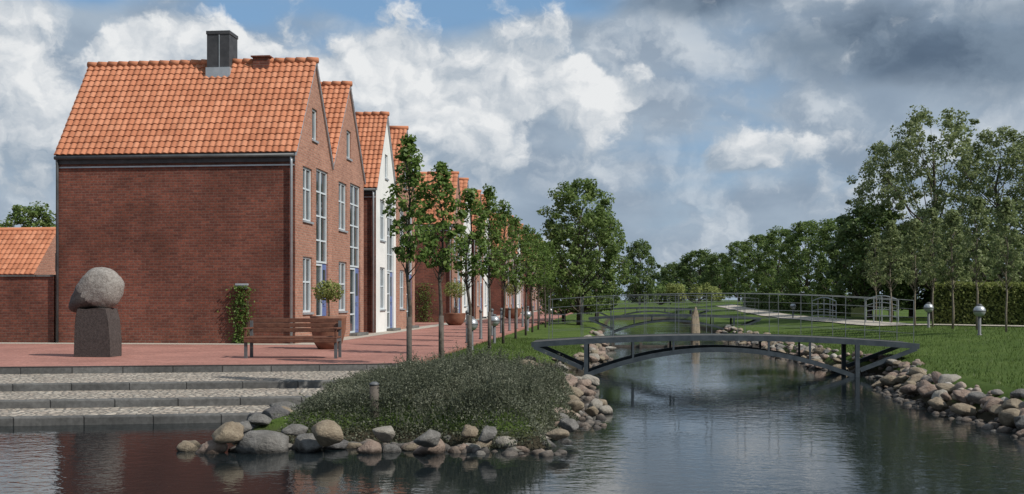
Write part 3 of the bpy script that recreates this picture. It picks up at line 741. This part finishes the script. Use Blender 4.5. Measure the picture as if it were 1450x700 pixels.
wr = empty('weir', (0,38.5,0), 'low plank weir across the canal between the first two bridges', 'weir')
MB().box(-.5, 5.2, 0, .08, -.9, WATER+.07).build('planks', M['oldwood'], wr)
for k in range(6): MB().box(-.1+k, 0.0+k, -.1, -.002, -.9, WATER+.16).build('post', M['oldwood'], wr)

# ------------------------------------------------------------------ sculpture
sx, sy = gp(140, 505, 0)
sc_ = empty('stone_sculpture', (sx, sy, 0), 'abstract rounded granite sculpture balanced on a dark block beside the steps', 'sculpture', None, .0)
PO = [(105,506),(105,478),(107,450),(111,437),(125,438),(150,436),(163,437),(168,452),(172,482),(173,506)]
m = MB(); P = [((u-140)/65.*.80, (506-v)/65.) for u, v in PO]; rings = []
for y, s in zip([-.28,-.26,-.1,.1,.26,.28], [.97,1,1.01,1.01,1,.97]):
    rings.append(m.idx([(a*s+.02*noise.noise(Vector((a*4, y*5, b*4))), y+.03*noise.noise(Vector((a*3, b*4, y))), .5+(b-.5)*s) for a, b in P]))
for r0, r1 in zip(rings, rings[1:]):
    for j in range(len(P)): m.fi((r0[j], r0[(j+1)%len(P)], r1[(j+1)%len(P)], r1[j]))
m.fi(rings[0]); m.fi(rings[-1][::-1])
bevel(m.build('pedestal', M['stone_red'], sc_), .03, 2)
# cap: one solid rounded stone leaning right, its long back falling to an overhanging lower-left lip with a dark dressed face
TO = [(94,440),(97,428),(104,413),(112,399),(121,387),(132,379),(146,376),(160,380),(170,388),(177,401),(176,413),(171,424),(164,434),(155,439),(145,438),(133,437),(122,439),(112,443),(103,445)]
cu, cv_ = 140., 409.
ang = sorted((math.atan2(-(v-cv_), u-cu), math.hypot(u-cu, v-cv_)/65.) for u, v in TO)
def Rout(a):
    n = len(ang)
    for i in range(n):
        a0, r0 = ang[i]; a1, r1 = ang[(i+1) % n]
        if i == n-1: a1 += 2*math.pi
        for aa in (a, a+2*math.pi):
            if a0 <= aa <= a1: f = (aa-a0)/(a1-a0); return r0+(r1-r0)*f
    return ang[0][1]
hm = MB(); NA = 80; NP = 30; rings = []; Q = []
zc = (506-cv_)/65.; xc = (cu-140)/65.
for j in range(1, NP):
    ph = -math.pi/2+math.pi*j/NP; c = math.cos(ph)**.62; ring = []
    for k in range(NA):
        a = -math.pi+2*math.pi*k/NA; R = sum(Rout(((a+o_+math.pi) % (2*math.pi))-math.pi) for o_ in (-.06, -.02, .02, .06))/4*.97
        q = Vector((xc+R*c*math.cos(a), .34*math.sin(ph), zc+R*c*math.sin(a)))
        q += Vector((math.cos(a)*c, math.sin(ph), math.sin(a)*c))*(.02*noise.noise(q*3.3)+.01*noise.noise(q*9))
        ring.append(q)
    Q.append(ring); rings.append(hm.idx(ring))
def dressed(q):   # left / under side of the line from the upper left of the back to the foot of the cap
    x0, z0, x1, z1 = -.50, 1.62, .10, 1.06
    s = (x1-x0)*(q.z-z0)-(z1-z0)*(q.x-x0)
    return s+.035*noise.noise(q*5) < 0 and q.y < .2
for j in range(len(rings)-1):
    r0, r1 = rings[j], rings[j+1]
    for k in range(NA):
        c_ = (Q[j][k]+Q[j+1][(k+1)%NA])/2
        hm.fi((r0[k], r0[(k+1)%NA], r1[(k+1)%NA], r1[k]), 1 if dressed(c_) else 0)
c0 = hm.idx([(xc, -.342, zc)])[0]; c1 = hm.idx([(xc, .342, zc)])[0]
for k in range(NA):
    hm.fi((c0, rings[0][(k+1)%NA], rings[0][k]), 1 if dressed((Q[0][k]+Vector((xc,-.342,zc)))/2) else 0); hm.fi((c1, rings[-1][k], rings[-1][(k+1)%NA]))
hm.build('head_stone', [M['stone_pale'], M['stone_cut']], sc_, True)

# ------------------------------------------------------------------ bench
bx, by = gp(415, 507, 0)
bn = empty('park_bench', (bx, by, 0), 'long dark wooden park bench with steel legs on the red promenade', 'bench', None, .06)
def slats(name, rows, x0=-1.0, x1=1.0):
    m = MB()
    for (y0, y1, z0, z1) in rows: m.box(x0, x1, y0, y1, z0, z1)
    return bevel(m.build(name, M['wood'], bn), .008)
slats('seat', [(-.28,-.17,.42,.46),(-.155,-.045,.425,.465),(-.03,.08,.425,.465),(.095,.2,.43,.47),(-.285,-.245,.34,.415)])
slats('backrest', [(.24,.28,.55,.64),(.26,.30,.655,.745),(.28,.32,.76,.85)])
for xx in (-.97, .97):
    m = MB(); m.box(xx-.03, xx+.03, -.24, -.18, 0, .42); m.box(xx-.03, xx+.03, .20, .26, 0, .80); m.box(xx-.03, xx+.03, -.18, .2, .36, .42); m.build('leg', M['lamp_dark'], bn)
    m = MB(); m.box(xx-.04, xx+.04, -.28, .26, .62, .66); m.box(xx-.025, xx+.025, -.24, -.20, .465, .62); bevel(m.build('armrest', M['wood'], bn), .008)
def topiary(x, y, label, R=.33, seed=1, sc=1., ph=.5):
    r = empty('potted_topiary', (x, y, 0), label, 'potted plant', 'potted standard shrubs along the house fronts'); r.scale = (sc,)*3
    f = ph/.5
    MB().lathe([(.26,0.006),(.36,.1*f),(.44,.3*f),(.45,.46*f),(.47,.5*f),(.42,.5*f),(.40,.44*f),(.02,.42*f)], 24).build('pot', M['terra'], r, True)
    MB().tube([(0,0,.38*f),(.02,0,.9),(0,0,1.4)], [.025,.02,.018], 6).build('stem', M['bark'], r, True)
    rg = random.Random(seed); m = MB()
    for k in range(1100):
        d = rv(rg); q = Vector((d.x, d.y, d.z*.75))*R*(rg.random()**.35)*(1+.2*noise.noise(d*2+Vector((seed,0,0))))
        leaf(m, q+Vector((0,0,1.47)), (d+rv(rg)*.8).normalized(), rg.uniform(.05,.09), rg)
    m.build('foliage', M['leaf_hedge'], r)
topiary(*gd(465, 27.), 'ball-headed shrub in brown tub behind the right end of the bench', .40, 1, 1., .84)
topiary(FX+1.2, 52, 'potted ball-headed shrub in the gap before the second block of houses', .5, 2, 1.2)
topiary(FX+2.2, 71, 'potted ball-headed shrub in front of the second block of houses', .5, 3, 1.4)
def climber(x, y, hgt, wd, label, seed):
    r = empty('climbing_plant', (x, y, 0), label, 'climbing plant'); rg = random.Random(seed); m = MB(); st = MB()
    for k in range(5):
        o = rg.uniform(-.5,.5)*wd; st.tube([Vector((o+rg.uniform(-.06,.06), -.03, hgt*j/5)) for j in range(5)], .008, 4)
    for k in range(900):
        t = rg.random(); o = rg.gauss(0, .3)*wd*(1.1-.5*abs(t-.55)+.5*noise.noise(Vector((t*6, seed, 0)))); z = t*hgt
        leaf(m, Vector((o, -.05-rg.random()*.12, z)), (rv(rg)+Vector((0,-.5,.3))).normalized(), rg.uniform(.05,.1), rg)
    m.build('foliage', M['leaf_street'], r); st.build('stems', M['bark'], r)
climber(-10.63, 29.49, 1.65, .5, 'green climber on the blank side wall of the nearest house, left of the bench', 4)
lb = empty('wall_box', (-10.62, 29.5, 1.66), 'small pale box fixed to the side wall above the climber', 'wall box')
bevel(MB().box(-.19, .19, -.09, -.004, 0, .06).build('lid', M['zinc'], lb), .01); MB().box(-.16, .16, -.08, -.004, -.1, -.002).build('body', M['lamp_dark'], lb)
climber(-10.6, 58.78, 2.2, .9, 'green climber on the side wall of the second block of houses', 5)
px, py = gd(530, 13.1)
po = empty('wooden_post', (px, py, h(px, py)), 'short weathered wooden post sticking out of the ground cover', 'post')
MB().lathe([(.06,-.2),(.06,.36)], 14).build('shaft', M['oldwood'], po, True); MB().lathe([(.064,.363),(.064,.382),(.03,.405)], 14).build('cap', M['lamp_dark'], po, True)
def lamp(x, y, label, sc=1.):
    r = empty('globe_lamp', (x, y, max(0 if x < -3.95 else -9, h(x, y))), label, 'lamp', 'low globe lamps'); r.scale = (sc,)*3
    MB().lathe([(.07,-.1),(.07,.02),(.045,.03),(.045,.52)], 14).build('post', M['lamp_dark'], r, True)
    n = 8; MB().lathe([(.05,.521)]+[(.165*math.sin(math.pi*(k/n*.8+.14)), .68-.165*math.cos(math.pi*(k/n*.8+.14))) for k in range(n+1)], 20).build('globe', M['lamp_metal'], r, True)
    MB().lathe([(.169,.665),(.172,.68),(.169,.695)], 20).build('band', M['lamp_dark'], r, True)
    MB().lathe([(.075,.84),(.06,.87),(.02,.885)], 14).build('cap', M['lamp_dark'], r, True)
for u, d, lab in [(1387,30,'grey globe lamp on the right lawn, nearer of two by the saplings'),(1315,37,'grey globe lamp left of the nearer one on the right lawn'),
                  (1123,58,'small globe lamp beside the right-bank path seen through the bridge railing'),
                  (700,32,'nearest globe lamp on the left bank grass, beside the promenade trees'),(747,45,'second globe lamp along the left bank grass'),(668,27.5,'globe lamp at the promenade edge left of the nearest left-bank globe lamp'),(779,62,'farthest globe lamp along the left bank')]:
    lamp(*gd(u, d), lab)
bo = None
for i in range(9):
    loc = (-4.25, 30.5+3.1*i, 0); lab = f'{ordn(i)} dark bollard from the front along the promenade edge'
    if bo is None:
        bo = empty('bollard', loc, lab, 'bollard', 'bollards along the promenade edge')
        MB().lathe([(.07,.003),(.07,.03),(.05,.04),(.045,.86)], 12).build('shaft', M['lamp_dark'], bo, True)
        MB().lathe([(.06,.861),(.06,.92),(.03,.95)], 12).build('cap', M['galv'], bo, True)
    else:
        c = copy_tree(bo); c.location = loc; c['label'] = lab
def hoop(u0, u1, d, label):
    x0, y0 = gd(u0, d); x1, y1 = gd(u1, d*.97); x = (x0+x1)/2; y = (y0+y1)/2; Ln = math.hypot(x1-x0, y1-y0)
    zz = h(x, y) if x > -3.9 else 0
    r = empty('guard_rail', (x, y, zz), label, 'railing', None, math.atan2(y1-y0, x1-x0))
    for f in (1., .75, .5, .25):
        MB().tube([(Ln*(k/10-.5), 0, (.95+.18*math.sin(math.pi*k/10))*f) for k in range(11)], .026 if f == 1 else .016, 6).build('rail', M['lamp_metal'], r)
    for k in range(5):
        xx = Ln*(k/4-.5); MB().tube([(xx, .001, -.1), (xx, .001, .93+.18*math.sin(math.pi*k/4))], .022, 6).build('post', M['lamp_metal'], r)
hoop(1150, 1184, 52, 'curved metal guard rail on the right bank, left one of two'); hoop(1226, 1272, 45, 'curved metal guard rail on the right bank, right one of two')
hoop(764, 800, 60, 'curved metal guard rail on the left bank near the second bridge')

# ------------------------------------------------------------------ world, sun, camera
SUN = Vector((.66, -.30, .69)).normalized()
wd = bpy.data.worlds.new('World'); SC.world = wd; wd.use_nodes = True
t = NT(wd.node_tree); bg = t.n['Background']; bg.inputs[1].default_value = .1
sky = t.n.new('ShaderNodeTexSky'); sky.sky_type = 'NISHITA'; sky.sun_disc = False
sky.sun_elevation = math.asin(SUN.z); sky.sun_rotation = math.atan2(SUN.x, SUN.y); sky.air_density = 1.; sky.dust_density = .6; sky.ozone_density = 1.5
dirv = t.n.new('ShaderNodeTexCoord').outputs['Generated']; x, y, z = t.sep(dirv)
A = t.m('MULTIPLY', t.m('ARCTAN2', x, y), 57.2958); E = t.m('MULTIPLY', t.m('ARCSINE', z), 57.2958)
def deg(u, v): return (math.degrees(math.atan((u-725)/FP)-TH), math.degrees(math.atan((425-v)/FP)))
def blob(u, v, su, sv, wgt):
    a, e = deg(u, v); su /= 36.; sv /= 36.
    q = t.m('MULTIPLY', t.m('SUBTRACT', A, a), 1/su); r = t.m('MULTIPLY', t.m('SUBTRACT', E, e), 1/sv)
    s = t.m('ADD', t.m('MULTIPLY', q, q), t.m('MULTIPLY', r, r))
    return t.m('MULTIPLY', t.m('POWER', 2.71828, t.m('MULTIPLY', s, -1.)), wgt)
def total(lst):
    o = None
    for q in lst:
        b = blob(*q); o = b if o is None else t.m('ADD', o, b)
    return o
def off(P, dx, dy):
    n = t.n.new('ShaderNodeVectorMath'); n.operation = 'ADD'; t.put(n.inputs[0], P); n.inputs[1].default_value = (dx, dy, 0); return n.outputs[0]
def voro(P, sc, det):
    n = t.n.new('ShaderNodeTexVoronoi'); n.feature = 'F1'; n.voronoi_dimensions = '2D'
    t.put(n.inputs['Vector'], P); n.inputs['Scale'].default_value = sc; n.inputs['Detail'].default_value = det; n.inputs['Roughness'].default_value = .5
    n.normalize = True
    return t.m('SUBTRACT', 1., n.outputs['Distance'])
P = t.comb(A, t.m('MULTIPLY', E, 1.2), 0.)
wv = t.noise(P, .25, 5, .6, 0, '2D'); wv2 = t.noise(off(P, 31, 17), .25, 5, .6, 0, '2D')
P2 = t.comb(t.m('ADD', A, t.m('MULTIPLY_ADD', wv, 3.2, -1.6)), t.m('ADD', t.m('MULTIPLY', E, 1.2), t.m('MULTIPLY_ADD', wv2, 3.2, -1.6)), 0.)
def cum(P): return t.m('ADD', t.m('MULTIPLY', t.noise(P, .20, 8, .57, 0, '2D'), .7), t.m('MULTIPLY', voro(P, .26, 2.), .34))
n1 = cum(P2); n1b = cum(off(P2, .45, .8))
Bc = total([(0,150,150,150,.50),(225,75,120,75,.44),(430,110,160,90,.48),(600,135,130,90,.48),(745,125,140,92,.54),(885,150,110,60,.32),(1045,228,85,32,.34),(1165,200,115,42,.32),(1190,2,170,20,.42),(340,230,450,90,.20),(700,235,190,45,.16)])
D1 = t.m('ADD', t.m('MULTIPLY_ADD', n1, 1.5, -1.06), Bc)
m1 = t.ss(D1, -.06, .15)
emb = t.m('MULTIPLY', t.m('SUBTRACT', n1, n1b), 3.4)
low = t.ss(E, 5.5, 10.5, -.36, .18)
lit = t.m('ADD', t.m('ADD', t.m('ADD', .38, low), emb), t.m('MULTIPLY', D1, .5), clamp=True)
cumc = t.mix(lit, (3.3, 4.05, 4.9), (8.2, 8.35, 8.45))
PS = t.comb(t.m('MULTIPLY', A, .6), t.m('MULTIPLY', E, 1.3), 0.)
n2 = t.noise(PS, .16, 4, .5, .2, '2D'); n3 = t.noise(off(PS, 9, 40), .20, 5, .5, .2, '2D')
holes = total([(115,5,120,50,-.55),(600,8,240,48,-.50),(820,5,90,26,-.30),(330,30,90,40,-.25)])
m2 = t.ss(t.m('ADD', t.m('MULTIPLY_ADD', n2, .7, .28), holes), .33, .62)
strc = t.mix(t.ss(n3, .3, .7), (2.6, 3.35, 4.3), (3.9, 4.75, 5.7))
strc = t.mix(t.ss(E, 0., 6., .8, 0.), strc, (3.5, 4.3, 5.2))
# softer grey-white cloud layer between the banks and the horizon
P3 = off(P2, 53, 11); n4 = t.noise(P3, .17, 7, .55, 0, '2D'); n4b = t.noise(off(P3, .6, 1.1), .17, 7, .55, 0, '2D')
B4 = total([(1000,190,330,90,.12),(1150,260,300,60,.10),(700,300,400,60,.06)])
m4 = t.m('MULTIPLY', t.ss(t.m('ADD', n4, B4), .46, .70), .8)
c4 = t.mix(t.m('ADD', .38, t.m('MULTIPLY', t.m('SUBTRACT', n4, n4b), 5.), clamp=True), (2.9, 3.6, 4.5), (6.2, 6.7, 7.2))
Bd = total([(1270,80,250,80,.64),(980,5,170,40,.42),(1450,120,120,70,.25)])
m3 = t.ss(t.m('ADD', t.m('MULTIPLY_ADD', n3, .8, -.40), Bd), .06, .50)
darkc = t.mix(t.ss(n4, .35, .65), (1.0, 1.45, 2.1), (2.0, 2.65, 3.45))
blue = t.mix(.6, sky.outputs[0], (2.1, 4.0, 6.5))
col = t.mix(m2, blue, strc); col = t.mix(t.m('MULTIPLY', m4, m2), col, c4); col = t.mix(m3, col, darkc)
col = t.mix(t.m('MULTIPLY', m1, t.ss(m3, .2, 1., 1., .5)), col, cumc)
t.put(bg.inputs[0], col)
sl = bpy.data.lights.new('sun', 'SUN'); sl.energy = 4.7; sl.angle = math.radians(.5); sl.color = (1, .95, .87)
so = bpy.data.objects.new('sun', sl); C.objects.link(so); so.rotation_euler = SUN.to_track_quat('Z', 'Y').to_euler(); so.location = (20, -10, 40)
cam = bpy.data.cameras.new('camera'); cam.sensor_width = 36; cam.lens = 36*FP/1450; cam.shift_y = 75/1450; cam.clip_end = 5000; cam.clip_start = .1
co = bpy.data.objects.new('camera', cam); C.objects.link(co); co.location = (0,0,EYE); co.rotation_euler = (math.pi/2, 0, TH)
SC.camera = co
SC.view_settings.view_transform = 'Standard'; SC.view_settings.look = 'None'; SC.view_settings.exposure = 0
